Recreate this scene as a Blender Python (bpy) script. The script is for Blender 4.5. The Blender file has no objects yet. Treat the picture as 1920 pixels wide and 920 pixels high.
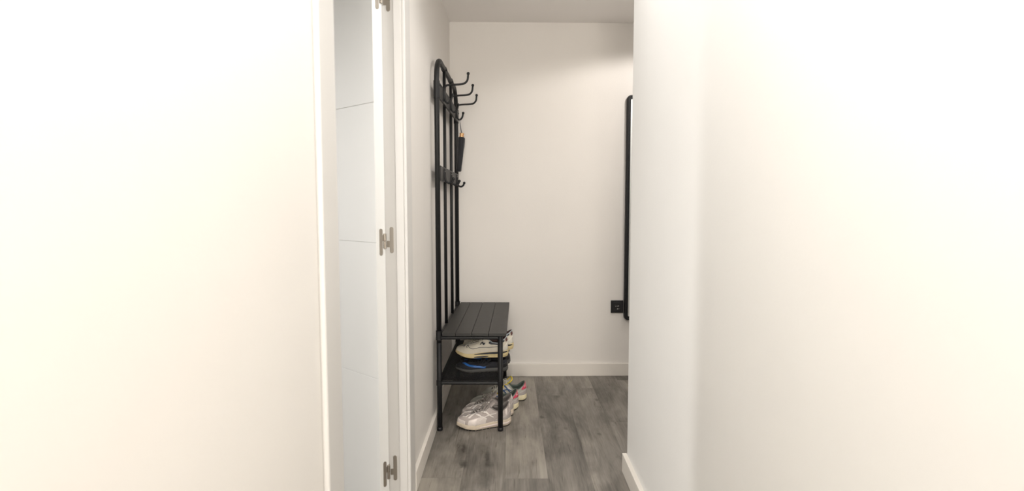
import bpy, bmesh, math, random
from mathutils import Vector, Matrix, noise as mnoise
R = math.radians
PI = math.pi
random.seed(7)
sc = bpy.context.scene
COL = sc.collection

# ------------------------------------------------------------------ camera, world, lights, exposure
FPX = 950.0
cam_d = bpy.data.cameras.new('camera')
cam = bpy.data.objects.new('camera', cam_d); COL.objects.link(cam)
cam_d.sensor_fit = 'HORIZONTAL'; cam_d.sensor_width = 36.0
cam_d.lens = FPX / 1920 * 36.0
cam_d.shift_y = -13.3 / 1920
cam_d.clip_start = 0.02
cam.location = (0, 0, 1.113)
cam.rotation_euler = (R(90) - math.atan(0.066), 0, -R(0.24))
cam_d.dof.use_dof = True; cam_d.dof.focus_distance = 2.75; cam_d.dof.aperture_fstop = 2.8
sc.camera = cam

sc.view_settings.view_transform = 'Standard'
sc.view_settings.look = 'None'
sc.view_settings.gamma = 1.0
sc.view_settings.exposure = 0.0
sc.view_settings.use_curve_mapping = False

w = bpy.data.worlds.new('world'); sc.world = w; w.use_nodes = True
w.node_tree.nodes['Background'].inputs[0].default_value = (0.9, 0.93, 1, 1)
w.node_tree.nodes['Background'].inputs[1].default_value = 0.0

CEIL = 2.25
# x, y, power, radius, colour, spot cone
LAMPS = [
    ('far', 1.05, 2.60, 6.5, 0.045, (1.0, 0.945, 0.90), 160, 0.22),
    ('near', 0.08, 0.40, 10.0, 0.05, (1.0, 0.985, 0.97), 172, 0.5),  # added lamp, whitens the walls nearest the camera
    ('middle', 0.08, 1.60, 3.3, 0.05, (1.0, 0.985, 0.97), 172, 0.5),
    ('room', -2.1, 0.7, 32.0, 0.08, (1.0, 0.985, 0.97), 172, 0.5),  # added lamp, gives the opened door leaf more light
]
for n, x, y, p, r, c, cone, bl in LAMPS:
    ld = bpy.data.lights.new('downlight_glow', 'SPOT')
    ld.energy = p * 4; ld.color = c; ld.shadow_soft_size = r
    ld.spot_size = R(cone); ld.spot_blend = bl
    lo = bpy.data.objects.new('downlight_glow', ld); COL.objects.link(lo)
    lo.location = (x, y, CEIL - 0.03)

FILL = (0.05, -2.45, 1.0, 0.75, 1.7)      # soft fill light added behind the camera: x, y, z, width, height
wl = bpy.data.lights.new('added_fill_light', 'AREA'); wl.shape = 'RECTANGLE'; wl.size = FILL[3]; wl.size_y = FILL[4]
wl.energy = 37.0; wl.color = (1.0, 0.94, 0.86)
wo = bpy.data.objects.new('added_fill_light', wl); COL.objects.link(wo)
wo.location = FILL[:3]; wo.rotation_euler = (R(90), 0, R(0))

# ------------------------------------------------------------------ materials
def mat(name, col, rough=0.5, metal=0.0, bump=0.0, bscale=200.0, var=0.0, vscale=6.0, coat=0.0, sheen=0.0, spec=0.5):
    m = bpy.data.materials.new(name); m.use_nodes = True
    nt = m.node_tree; b = nt.nodes['Principled BSDF']
    b.inputs['Base Color'].default_value = (*col, 1)
    b.inputs['Roughness'].default_value = rough
    b.inputs['Metallic'].default_value = metal
    b.inputs['Coat Weight'].default_value = coat
    b.inputs['Sheen Weight'].default_value = sheen
    b.inputs['Specular IOR Level'].default_value = spec
    tc = nt.nodes.new('ShaderNodeTexCoord')
    if var:
        n = nt.nodes.new('ShaderNodeTexNoise'); n.inputs['Scale'].default_value = vscale; n.inputs['Detail'].default_value = 4
        nt.links.new(tc.outputs['Object'], n.inputs['Vector'])
        cr = nt.nodes.new('ShaderNodeValToRGB')
        cr.color_ramp.elements[0].position = 0.3; cr.color_ramp.elements[1].position = 0.7
        cr.color_ramp.elements[0].color = (*[max(0, c * (1 - var)) for c in col], 1)
        cr.color_ramp.elements[1].color = (*[min(1, c * (1 + var)) for c in col], 1)
        nt.links.new(n.outputs['Fac'], cr.inputs[0]); nt.links.new(cr.outputs[0], b.inputs['Base Color'])
    if bump:
        n2 = nt.nodes.new('ShaderNodeTexNoise'); n2.inputs['Scale'].default_value = bscale; n2.inputs['Detail'].default_value = 3
        nt.links.new(tc.outputs['Object'], n2.inputs['Vector'])
        bp = nt.nodes.new('ShaderNodeBump'); bp.inputs['Strength'].default_value = bump; bp.inputs['Distance'].default_value = 0.001
        nt.links.new(n2.outputs['Fac'], bp.inputs['Height']); nt.links.new(bp.outputs[0], b.inputs['Normal'])
    return m

M = {}
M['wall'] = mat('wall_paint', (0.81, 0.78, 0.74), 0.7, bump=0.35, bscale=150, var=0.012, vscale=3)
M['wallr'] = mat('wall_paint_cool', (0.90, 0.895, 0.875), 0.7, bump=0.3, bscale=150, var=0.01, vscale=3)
M['ceil'] = mat('ceiling_paint', (0.90, 0.87, 0.84), 0.8, bump=0.3, bscale=120)
M['base'] = mat('baseboard_paint', (0.82, 0.78, 0.72), 0.4)
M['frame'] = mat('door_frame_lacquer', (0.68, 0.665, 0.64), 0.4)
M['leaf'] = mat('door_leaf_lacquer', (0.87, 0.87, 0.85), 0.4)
M['black'] = mat('black_powder_coat', (0.009, 0.0095, 0.0105), 0.45, spec=0.35, bump=0.15, bscale=600)
M['seat'] = mat('charcoal_seat_board', (0.024, 0.023, 0.0215), 0.45, spec=0.4, bump=0.3, bscale=90, var=0.12, vscale=30)
M['steel'] = mat('brushed_steel', (0.42, 0.38, 0.33), 0.35, 0.9)
M['mirror'] = mat('mirror_glass', (0.9, 0.92, 0.92), 0.02, 1.0)
M['socket'] = mat('black_plastic', (0.012, 0.012, 0.014), 0.3)
M['contact'] = mat('contact_metal', (0.6, 0.6, 0.58), 0.3, 0.8)
M['nylon'] = mat('black_nylon', (0.008, 0.009, 0.012), 0.75, bump=0.6, bscale=300, sheen=0.2)
M['gold'] = mat('copper_gold', (0.75, 0.45, 0.24), 0.28, 1.0)
M['strap'] = mat('grey_cord', (0.10, 0.10, 0.11), 0.7)
M['lampw'] = mat('lamp_ring_white', (0.85, 0.85, 0.84), 0.4)
M['joint'] = mat('plank_joint', (0.10, 0.094, 0.086), 0.8)
M['dark'] = mat('deep_gap', (0.03, 0.03, 0.03), 0.9)
em = bpy.data.materials.new('lamp_diffuser'); em.use_nodes = True
em.node_tree.nodes['Principled BSDF'].inputs['Emission Color'].default_value = (1, 0.93, 0.85, 1)
em.node_tree.nodes['Principled BSDF'].inputs['Emission Strength'].default_value = 4
M['emit'] = em

def floor_mat():
    m = bpy.data.materials.new('grey_oak_vinyl'); m.use_nodes = True
    nt = m.node_tree; N = nt.nodes; L = nt.links; b = N['Principled BSDF']
    tc = N.new('ShaderNodeTexCoord'); at = N.new('ShaderNodeAttribute'); at.attribute_name = 'tone'
    sx = N.new('ShaderNodeSeparateXYZ'); L.new(tc.outputs['Object'], sx.inputs[0])
    off = N.new('ShaderNodeMath'); off.operation = 'MULTIPLY'; off.inputs[1].default_value = 37.0
    L.new(at.outputs['Fac'], off.inputs[0])
    def vec(kx, ky, extra=0):
        cx = N.new('ShaderNodeMath'); cx.operation = 'MULTIPLY'; cx.inputs[1].default_value = kx; L.new(sx.outputs['X'], cx.inputs[0])
        cy = N.new('ShaderNodeMath'); cy.operation = 'MULTIPLY'; cy.inputs[1].default_value = ky; L.new(sx.outputs['Y'], cy.inputs[0])
        c = N.new('ShaderNodeCombineXYZ'); L.new(cx.outputs[0], c.inputs[0]); L.new(cy.outputs[0], c.inputs[1]); L.new(off.outputs[0], c.inputs[2])
        return c
    def noise(kx, ky, detail, dist=0, rough=0.6):
        n = N.new('ShaderNodeTexNoise'); n.inputs['Scale'].default_value = 1; n.inputs['Detail'].default_value = detail
        n.inputs['Distortion'].default_value = dist; n.inputs['Roughness'].default_value = rough
        L.new(vec(kx, ky).outputs[0], n.inputs['Vector']); return n
    grain = noise(150, 7, 5, 0.4, 0.7)
    broad = noise(12, 2.2, 4, 1.2)
    patch = noise(5.5, 2.6, 3, 0.6)
    ramp = N.new('ShaderNodeValToRGB')
    e = ramp.color_ramp.elements
    e[0].position = 0.36; e[0].color = (0.110, 0.100, 0.088, 1)
    e[1].position = 0.66; e[1].color = (0.360, 0.330, 0.285, 1)
    k = e.new(0.51); k.color = (0.228, 0.209, 0.183, 1)
    def mul(a, v):
        q = N.new('ShaderNodeMath'); q.operation = 'MULTIPLY'; L.new(a, q.inputs[0]); q.inputs[1].default_value = v; return q.outputs[0]
    def add(a, c):
        q = N.new('ShaderNodeMath'); q.operation = 'ADD'; L.new(a, q.inputs[0]); L.new(c, q.inputs[1]); return q.outputs[0]
    s = add(add(mul(grain.outputs['Fac'], 0.26), mul(broad.outputs['Fac'], 0.40)), mul(patch.outputs['Fac'], 0.40))
    s = add(s, mul(at.outputs['Fac'], 0.17))
    sub = N.new('ShaderNodeMath'); sub.operation = 'SUBTRACT'; L.new(s, sub.inputs[0]); sub.inputs[1].default_value = 0.105
    L.new(sub.outputs[0], ramp.inputs[0])
    # knots: sparse stretched voronoi cells
    vo = N.new('ShaderNodeTexVoronoi'); vo.inputs['Scale'].default_value = 1
    dn = noise(18, 12, 2)
    vv = N.new('ShaderNodeVectorMath'); vv.operation = 'ADD'
    sc_ = N.new('ShaderNodeVectorMath'); sc_.operation = 'SCALE'; sc_.inputs['Scale'].default_value = 0.35
    L.new(dn.outputs['Color'], sc_.inputs[0]); L.new(vec(7.0, 2.6).outputs[0], vv.inputs[0]); L.new(sc_.outputs[0], vv.inputs[1])
    L.new(vv.outputs[0], vo.inputs['Vector'])
    kr = N.new('ShaderNodeValToRGB'); kr.color_ramp.elements[0].position = 0.03; kr.color_ramp.elements[0].color = (0.45, 0.43, 0.42, 1)
    kr.color_ramp.elements[1].position = 0.26; kr.color_ramp.elements[1].color = (1, 1, 1, 1)
    kk = kr.color_ramp.elements.new(0.09); kk.color = (0.80, 0.79, 0.78, 1)
    L.new(vo.outputs['Distance'], kr.inputs[0])
    # fine dark cracks
    ck = noise(60, 3.2, 2, 2.0)
    ckr = N.new('ShaderNodeValToRGB'); ckr.color_ramp.elements[0].position = 0.29; ckr.color_ramp.elements[0].color = (0.62, 0.6, 0.58, 1)
    ckr.color_ramp.elements[1].position = 0.36; ckr.color_ramp.elements[1].color = (1, 1, 1, 1)
    L.new(ck.outputs['Fac'], ckr.inputs[0])
    mx = N.new('ShaderNodeMix'); mx.data_type = 'RGBA'; mx.blend_type = 'MULTIPLY'; mx.inputs[0].default_value = 1
    L.new(ramp.outputs[0], mx.inputs[6]); L.new(kr.outputs[0], mx.inputs[7])
    mx2 = N.new('ShaderNodeMix'); mx2.data_type = 'RGBA'; mx2.blend_type = 'MULTIPLY'; mx2.inputs[0].default_value = 1
    L.new(mx.outputs[2], mx2.inputs[6]); L.new(ckr.outputs[0], mx2.inputs[7])
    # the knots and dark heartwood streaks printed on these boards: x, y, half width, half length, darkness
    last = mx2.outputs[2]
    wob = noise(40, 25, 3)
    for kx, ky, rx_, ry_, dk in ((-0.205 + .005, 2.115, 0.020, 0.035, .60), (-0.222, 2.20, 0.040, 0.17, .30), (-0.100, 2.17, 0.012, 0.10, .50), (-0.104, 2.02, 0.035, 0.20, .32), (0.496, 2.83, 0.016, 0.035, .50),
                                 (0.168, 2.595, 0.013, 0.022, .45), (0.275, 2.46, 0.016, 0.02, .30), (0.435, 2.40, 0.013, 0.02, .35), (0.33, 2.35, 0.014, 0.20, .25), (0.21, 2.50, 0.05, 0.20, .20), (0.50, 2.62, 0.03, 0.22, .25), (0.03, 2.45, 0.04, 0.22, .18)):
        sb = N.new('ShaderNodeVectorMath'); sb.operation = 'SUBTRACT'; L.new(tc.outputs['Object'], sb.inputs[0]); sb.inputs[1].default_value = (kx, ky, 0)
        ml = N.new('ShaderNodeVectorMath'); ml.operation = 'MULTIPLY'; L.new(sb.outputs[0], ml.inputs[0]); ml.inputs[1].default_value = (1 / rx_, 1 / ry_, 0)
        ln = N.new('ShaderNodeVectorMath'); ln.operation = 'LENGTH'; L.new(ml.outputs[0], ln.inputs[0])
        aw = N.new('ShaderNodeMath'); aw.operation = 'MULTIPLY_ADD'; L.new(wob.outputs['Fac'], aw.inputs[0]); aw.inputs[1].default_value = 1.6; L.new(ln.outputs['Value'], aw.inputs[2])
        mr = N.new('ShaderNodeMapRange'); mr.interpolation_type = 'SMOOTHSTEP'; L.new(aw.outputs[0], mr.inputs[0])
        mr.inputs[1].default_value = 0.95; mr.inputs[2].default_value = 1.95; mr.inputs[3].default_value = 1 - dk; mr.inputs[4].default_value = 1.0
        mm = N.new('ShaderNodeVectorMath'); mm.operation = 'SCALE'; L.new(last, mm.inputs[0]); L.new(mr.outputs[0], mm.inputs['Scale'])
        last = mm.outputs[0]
    L.new(last, b.inputs['Base Color'])
    b.inputs['Roughness'].default_value = 0.55
    bp = N.new('ShaderNodeBump'); bp.inputs['Strength'].default_value = 0.2; bp.inputs['Distance'].default_value = 0.001
    L.new(grain.outputs['Fac'], bp.inputs['Height']); L.new(bp.outputs[0], b.inputs['Normal'])
    return m
M['floor'] = floor_mat()

# ------------------------------------------------------------------ mesh helpers
def link(name, bm, m, parent=None, smooth=False, bevel=0.0, kind=None):
    bm.normal_update()
    me = bpy.data.meshes.new(name); bm.to_mesh(me); bm.free()
    for mm in (m if isinstance(m, (list, tuple)) else [m]):
        me.materials.append(mm)
    if smooth:
        for p in me.polygons: p.use_smooth = True
    o = bpy.data.objects.new(name, me); COL.objects.link(o)
    if parent: o.parent = parent
    if bevel:
        bv = o.modifiers.new('bevel', 'BEVEL'); bv.width = bevel; bv.segments = 3; bv.limit_method = 'ANGLE'; bv.angle_limit = R(40)
        for p in me.polygons: p.use_smooth = True
        o.modifiers.new('wn', 'WEIGHTED_NORMAL')
    if kind: o['kind'] = kind
    return o

def box(bm, x0, x1, y0, y1, z0, z1, mtx=None):
    vs = [Vector((x, y, z)) for x in (x0, x1) for y in (y0, y1) for z in (z0, z1)]
    if mtx: vs = [mtx @ v for v in vs]
    v = [bm.verts.new(p) for p in vs]
    for f in ((0, 1, 3, 2), (4, 6, 7, 5), (0, 4, 5, 1), (2, 3, 7, 6), (0, 2, 6, 4), (1, 5, 7, 3)):
        bm.faces.new([v[i] for i in f])
    return v

def tube(bm, pts, r, seg=12, closed=False, caps=True):
    pts = [Vector(p) for p in pts]; n = len(pts)
    rr = r if isinstance(r, (list, tuple)) else [r] * n
    rings = []; prev = None
    for i, p in enumerate(pts):
        if closed: t = pts[(i + 1) % n] - pts[i - 1]
        elif i == 0: t = pts[1] - pts[0]
        elif i == n - 1: t = pts[-1] - pts[-2]
        else: t = (pts[i + 1] - p).normalized() + (p - pts[i - 1]).normalized()
        t.normalize()
        if prev is None:
            a = Vector((0, 0, 1)) if abs(t.z) < 0.9 else Vector((1, 0, 0))
            u = t.cross(a).normalized()
        else:
            u = (prev - t * prev.dot(t)).normalized()
        prev = u; v = t.cross(u)
        rings.append([bm.verts.new(p + (u * math.cos(2 * PI * k / seg) + v * math.sin(2 * PI * k / seg)) * rr[i]) for k in range(seg)])
    m = n if closed else n - 1
    for i in range(m):
        a, b = rings[i], rings[(i + 1) % n]
        for k in range(seg):
            bm.faces.new((a[k], a[(k + 1) % seg], b[(k + 1) % seg], b[k]))
    if caps and not closed:
        bm.faces.new(list(reversed(rings[0]))); bm.faces.new(rings[-1])

def ball(bm, c, r, seg=12):
    bmesh.ops.create_uvsphere(bm, u_segments=seg, v_segments=seg // 2 + 2, radius=r, matrix=Matrix.Translation(c))

def lathe(bm, prof, seg=24, mtx=None):
    rings = []
    for r, z in prof:
        ring = []
        for k in range(seg):
            p = Vector((r * math.cos(2 * PI * k / seg), r * math.sin(2 * PI * k / seg), z))
            ring.append(bm.verts.new(mtx @ p if mtx else p))
        rings.append(ring)
    for a, b in zip(rings, rings[1:]):
        for k in range(seg):
            bm.faces.new((a[k], a[(k + 1) % seg], b[(k + 1) % seg], b[k]))
    bm.faces.new(list(reversed(rings[0]))); bm.faces.new(rings[-1])

def cr(pts, n=8):
    """Catmull-Rom through 3D points"""
    P = [Vector(p) for p in pts]; P = [P[0] * 2 - P[1]] + P + [P[-1] * 2 - P[-2]]
    out = []
    for i in range(1, len(P) - 2):
        for k in range(n):
            t = k / n
            a, b, c, d = P[i - 1], P[i], P[i + 1], P[i + 2]
            out.append(0.5 * ((2 * b) + (c - a) * t + (2 * a - 5 * b + 4 * c - d) * t * t + (3 * b - a - 3 * c + d) * t ** 3))
    out.append(P[-2]); return out

def empty(name, loc, rz, label, cat, group=None):
    o = bpy.data.objects.new(name, None); COL.objects.link(o)
    o.location = loc; o.rotation_euler = (0, 0, rz)
    o['label'] = label; o['category'] = cat
    if group: o['group'] = group
    o.empty_display_size = 0.05
    return o

def stadium(bm, w_, h_, y0, y1, cx=0, cz=0, n=8):
    """rounded-end upright plate in the XZ plane"""
    r = w_ / 2; pts = []
    for k in range(n + 1):
        a = PI * k / n; pts.append((cx + r * math.cos(a), cz + h_ / 2 - r + r * math.sin(a)))
    for k in range(n + 1):
        a = PI + PI * k / n; pts.append((cx + r * math.cos(a), cz - h_ / 2 + r + r * math.sin(a)))
    a = [bm.verts.new((x, y0, z)) for x, z in pts]; b = [bm.verts.new((x, y1, z)) for x, z in pts]
    bm.faces.new(a); bm.faces.new(list(reversed(b)))
    for i in range(len(a)):
        j = (i + 1) % len(a); bm.faces.new((a[j], a[i], b[i], b[j]))

# ------------------------------------------------------------------ room shell
YB = 3.24          # back wall at the left corner
WA = R(0.8)        # back wall turned slightly
XL = -0.377; XR = 0.488; XJ = -0.452
ZC = CEIL

def floor():
    bm = bmesh.new(); lay = bm.faces.layers.float.new('tone')
    pw = 0.176; x0 = -0.02; rnd = random.Random(5)
    joints = {-2: 2.005, -1: 1.55, 0: 1.997, 1: 2.900, 2: 1.80, 3: 2.534}
    tones = {(-2, 1): 0.50, (-2, 0): 0.95, (-1, 1): 0.45, (-1, 0): 0.3, (0, 1): 0.85, (0, 0): 0.45, (1, 1): 0.65, (1, 0): 0.15, (2, 1): 0.35, (2, 0): 0.55, (3, 1): 0.15, (3, 0): 0.4}
    PL = 1.22; g = 0.00022
    f = bm.faces.new([bm.verts.new(p) for p in ((-3.2, -2.6, -0.0015), (2.1, -2.6, -0.0015), (2.1, 3.5, -0.0015), (-3.2, 3.5, -0.0015))])
    f.material_index = 1
    box(bm, -3.2, 2.1, -2.6, 3.5, -0.1, -0.003)
    for i in range(-18, 12):
        j0 = joints.get(i, 1.0 + rnd.random() * PL)
        k0 = int((j0 + 2.6) / PL) + 1
        for k in range(-k0, 3):
            ya = j0 + k * PL; yb = ya + PL
            ya = max(ya, -2.6); yb = min(yb, 3.5)
            if yb <= ya: continue
            xa = x0 + i * pw; xb = xa + pw
            f = bm.faces.new([bm.verts.new(p) for p in ((xa + g, ya + g, 0), (xb - g, ya + g, 0), (xb - g, yb - g, 0), (xa + g, yb - g, 0))])
            f[lay] = tones.get((i, k + 1), rnd.random())
    for f in bm.faces:
        if f.normal.z == 0: pass
    return link('floor', bm, [M['floor'], M['joint']], kind='structure')
floor()

bm = bmesh.new(); box(bm, -3.2, 2.1, -2.6, 3.5, ZC, ZC + 0.1); link('ceiling', bm, M['ceil'], kind='structure')
def yb(x): return YB + (x - XL) * math.tan(WA)
bm = bmesh.new(); box(bm, -0.05, 2.6, 0, 0.1, -0.02, ZC + 0.02)
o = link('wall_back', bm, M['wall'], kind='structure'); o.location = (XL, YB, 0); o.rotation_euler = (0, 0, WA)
bm = bmesh.new()
box(bm, XJ - 0.012, XL, 1.815, 3.28, -0.02, ZC + 0.02)
box(bm, XJ - 0.012, XL, -2.5, 1.06, -0.02, ZC + 0.02)
box(bm, XJ - 0.012, XL, 1.06, 1.815, 2.06, ZC + 0.02)
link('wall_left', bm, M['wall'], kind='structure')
bm = bmesh.new()
v = [(XR, -2.5), (XR, 2.05), (2.0, 2.05), (2.0, 1.93), (XR + 0.12, 1.93), (XR + 0.12, -2.5)]
a = [bm.verts.new((x, y, -0.02)) for x, y in v]; b = [bm.verts.new((x, y, ZC + 0.02)) for x, y in v]
bm.faces.new(a); bm.faces.new(list(reversed(b)))
for i in range(6): bm.faces.new((a[(i + 1) % 6], a[i], b[i], b[(i + 1) % 6]))
bmesh.ops.recalc_face_normals(bm, faces=bm.faces[:])
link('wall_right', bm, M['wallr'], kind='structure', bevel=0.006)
bm = bmesh.new(); box(bm, 2.0, 2.1, 1.9, 3.45, -0.02, ZC + 0.02); link('wall_passage_end', bm, M['wall'], kind='structure')
bm = bmesh.new(); box(bm, -0.5, 0.7, -2.6, -2.5, -0.02, ZC + 0.02); link('wall_front', bm, M['wall'], kind='structure')
bm = bmesh.new(); wx0, wx1, wz0, wz1 = FILL[0] - FILL[3] / 2, FILL[0] + FILL[3] / 2, FILL[2] - FILL[4] / 2, FILL[2] + FILL[4] / 2
for q_ in ((wx0 - .04, wx0 - .002, wz0 - .04, wz1 + .04), (wx1 + .002, wx1 + .04, wz0 - .04, wz1 + .04), (wx0, wx1, wz0 - .04, wz0 - .002), (wx0, wx1, wz1 + .002, wz1 + .04)):
    box(bm, q_[0], q_[1], -2.5, -2.44, q_[2], q_[3])
link('fill_light_frame', bm, M['frame'], kind='structure')  # made-up frame around the added fill light
bm = bmesh.new(); box(bm, wx0, wx1, -2.499, -2.47, wz0, wz1); link('fill_light_pane', bm, M['emit'], kind='structure')  # glowing pane that goes with the added fill light
bm = bmesh.new()
box(bm, -3.1, XJ - 0.012, 3.2, 3.3, -0.02, ZC + 0.02); box(bm, -3.1, XJ - 0.012, -1.3, -1.2, -0.02, ZC + 0.02); box(bm, -3.2, -3.1, -1.3, 3.3, -0.02, ZC + 0.02)
link('wall_side_room', bm, M['wallr'], kind='structure')

# baseboards
BH = 0.082; BT = 0.015
bm = bmesh.new(); box(bm, 0.005, 2.4, -BT, 0, 0, BH)
o = link('baseboard_back', bm, M['base'], kind='structure', bevel=0.002); o.location = (XL, YB, 0); o.rotation_euler = (0, 0, WA)
bm = bmesh.new(); box(bm, XL, XL + BT, 1.895, YB - 0.0, 0, BH); link('baseboard_left', bm, M['base'], kind='structure', bevel=0.002)
bm = bmesh.new(); box(bm, XR - 0.019, XR, -2.5, 2.053, 0, BH - 0.003); link('baseboard_right', bm, M['base'], kind='structure', bevel=0.002)
bm = bmesh.new(); box(bm, XL, XL + BT, -2.5, 0.985, 0, BH); link('baseboard_front', bm, M['base'], kind='structure', bevel=0.002)

# door frame: far jamb with its stop, near jamb, header, casings
JY = 1.80
bm = bmesh.new()
box(bm, -0.404, XL + 0.001, JY, JY + 0.02, 0, 2.04)           # stop
box(bm, -0.466, -0.403, JY + 0.010, JY + 0.022, 0, 2.05)       # rebate
box(bm, -0.466, XL + 0.001, 1.058, 1.082, 0, 2.05)
box(bm, -0.466, XL + 0.001, 1.058, 1.82, 2.03, 2.06)
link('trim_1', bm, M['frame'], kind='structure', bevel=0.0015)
bm = bmesh.new()
cx0, cx1 = XL, XL + 0.013
box(bm, cx0, cx1, JY + 0.002, 1.896, 0, 2.12); box(bm, cx0, cx1, 0.99, 1.080, 0, 2.12); box(bm, cx0, cx1, 1.08, JY + 0.002, 2.035, 2.12)
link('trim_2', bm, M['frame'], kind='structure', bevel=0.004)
bm = bmesh.new()
box(bm, -0.477, -0.464, JY + 0.03, 1.90, 0, 2.12); box(bm, -0.477, -0.464, 0.98, 1.07, 0, 2.12); box(bm, -0.477, -0.464, 1.07, JY + 0.03, 2.045, 2.12)
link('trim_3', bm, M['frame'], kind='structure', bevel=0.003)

# door leaf, opened back into the side room
Lx, Ly_ = -0.786, 0.619
door = bpy.data.objects.new('door_1', None); COL.objects.link(door)
door.location = (-0.4405, 1.790, 0); door.rotation_euler = (0, 0, math.atan2(Ly_, Lx)); door['kind'] = 'structure'
bm = bmesh.new()
box(bm, 0, 0.74, 0, 0.0375, 0.008, 2.028)
zs = [0.008, 0.497, 0.981, 1.463, 1.944, 2.028]
for i in range(5):
    box(bm, 0.0, 0.74, 0.0375, 0.040, zs[i] + (0.0012 if i else 0), zs[i + 1] - (0.0012 if i < 4 else 0))
link('door_leaf', bm, M['leaf'], door, bevel=0.0008)
ax = Matrix(((Lx, -Ly_, 0, 0), (Ly_, Lx, 0, 0), (0, 0, 1, 0), (0, 0, 0, 1)))
for hz in (0.145, 0.986, 1.828):
    h = bpy.data.objects.new('hinge', None); COL.objects.link(h); h.parent = door; h.location = (0, 0, hz)
    # plate on the door edge (edge faces -x in door space)
    bm = bmesh.new(); stadium(bm, 0.013, 0.094, 0, 0.0022, 0, 0)
    box(bm, -0.019, -0.004, 0.0003, 0.0018, 0.003, 0.024)
    o = link('hinge_plate', bm, M['steel'], h, bevel=0.0005)
    o.rotation_euler = (0, 0, R(90)); o.location = (-0.0001, 0.0195, -0.003)
    # plate on the jamb: undo the door rotation
    jm = (Matrix.Translation(door.location) @ door.rotation_euler.to_matrix().to_4x4()).inverted()
    bm = bmesh.new(); stadium(bm, 0.0135, 0.094, 0, 0.0022, 0, 0)
    box(bm, -0.017, -0.004, 0.0004, 0.0018, -0.026, -0.003)
    o = link('hinge_plate', bm, M['steel'], h, bevel=0.0005)
    o.matrix_local = jm @ Matrix.Translation((-0.4225, JY + 0.0077, 0.002))
    bm = bmesh.new()
    for a, c in ((-0.027, -0.001), (0.0, 0.026)):
        lathe(bm, [(0.0045, a), (0.0056, a + 0.001), (0.0056, c - 0.001), (0.0045, c)], 16)
    o = link('hinge_knuckle', bm, M['steel'], h, smooth=False, bevel=0.0004)
    o.matrix_local = jm @ Matrix.Translation((-0.4415, JY - 0.014, 0))

# downlights recessed in the ceiling (out of the frame; near and room ones are added to brighten)
for i, (n, x, y, p, r, c, cone, bl) in enumerate(LAMPS):
    t = empty('recessed_downlight', (x, y, ZC), 0, {
        'far': 'round white ceiling downlight above the passage beside the mirror',
        'near': 'added round white ceiling downlight brightening the hallway walls before the open side door',
        'middle': 'round white ceiling downlight above the open side door',
        'room': 'added round white ceiling downlight inside the side room, brightening the open door'}[n], 'ceiling light', 'recessed downlights')
    bm = bmesh.new(); rr = r + 0.012
    lathe(bm, [(rr, -0.006), (rr + 0.01, -0.008), (rr + 0.016, -0.004), (rr + 0.016, -0.0002), (rr, -0.0002)], 32)
    link('trim_ring', bm, M['lampw'], t, smooth=False)
    bm = bmesh.new(); lathe(bm, [(rr - 0.002, -0.0085), (rr - 0.002, -0.0065)], 32)
    link('diffuser', bm, M['emit'], t)

# ------------------------------------------------------------------ wall mirror
mx = 0.738
t = empty('wall_mirror', (mx, yb(mx), 0.368), WA, 'tall wall mirror with a thin black rounded frame hung beside the socket', 'mirror')
def rrect(w_, h_, r, n=8):
    pts = []
    for cx, cz, a0 in ((w_ - r, h_ - r, 0), (r, h_ - r, 90), (r, r, 180), (w_ - r, r, 270)):
        for k in range(n + 1):
            a = R(a0 + 90 * k / n); pts.append((cx + r * math.cos(a), cz + r * math.sin(a)))
    return pts
W_, H_ = 0.52, 1.435
bm = bmesh.new()
def offs(d, r): return [(x + d, z + d) for x, z in rrect(W_ - 2 * d, H_ - 2 * d, r)]
loops = [(offs(0, .028), -0.001), (offs(0, .028), -0.022), (offs(0.004, .025), -0.029), (offs(0.010, .02), -0.030), (offs(0.0125, .018), -0.024), (offs(0.024, .008), -0.024), (offs(0.024, .008), -0.008)]
rings = [[bm.verts.new((x, y, z)) for x, z in pts] for pts, y in loops]
for a, b in zip(rings, rings[1:]):
    for i in range(len(a)):
        j = (i + 1) % len(a); bm.faces.new((a[i], a[j], b[j], b[i]))
bmesh.ops.recalc_face_normals(bm, faces=bm.faces[:])
link('mirror_frame', bm, M['black'], t)
bm = bmesh.new(); box(bm, 0.02, W_ - 0.02, -0.014, -0.010, 0.02, H_ - 0.02); link('mirror_glass', bm, M['mirror'], t)
bm = bmesh.new(); box(bm, 0.01, W_ - 0.01, -0.008, -0.001, 0.01, H_ - 0.01); link('back_panel', bm, M['black'], t)

# ------------------------------------------------------------------ wall socket
sx_ = 0.695
t = empty('wall_socket', (sx_, yb(sx_), 0.455), WA, 'square black wall socket on the back wall left of the mirror', 'wall socket')
bm = bmesh.new(); box(bm, -0.04, 0.04, -0.009, 0, -0.041, 0.041); link('cover_plate', bm, M['socket'], t, bevel=0.002)
bm = bmesh.new(); box(bm, -0.028, 0.028, -0.0115, -0.009, -0.028, 0.028); f = link('insert', bm, M['socket'], t, bevel=0.0012)
bm = bmesh.new()
rot = Matrix.Translation((0, -0.0115, 0.0)) @ Matrix.Rotation(R(90), 4, 'X')
pr = [(0.0215, -0.003), (0.0215, 0.0005), (0.0195, 0.0005), (0.0185, -0.0045)]
ring = []
for r_, z_ in pr: ring.append([bm.verts.new(rot @ Vector((r_ * math.cos(2 * PI * k / 32), r_ * math.sin(2 * PI * k / 32), z_))) for k in range(32)])
for a, b in zip(ring, ring[1:]):
    for k in range(32): bm.faces.new((a[k], a[(k + 1) % 32], b[(k + 1) % 32], b[k]))
link('socket_rim', bm, M['socket'], t, smooth=True)
bm = bmesh.new()
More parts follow.
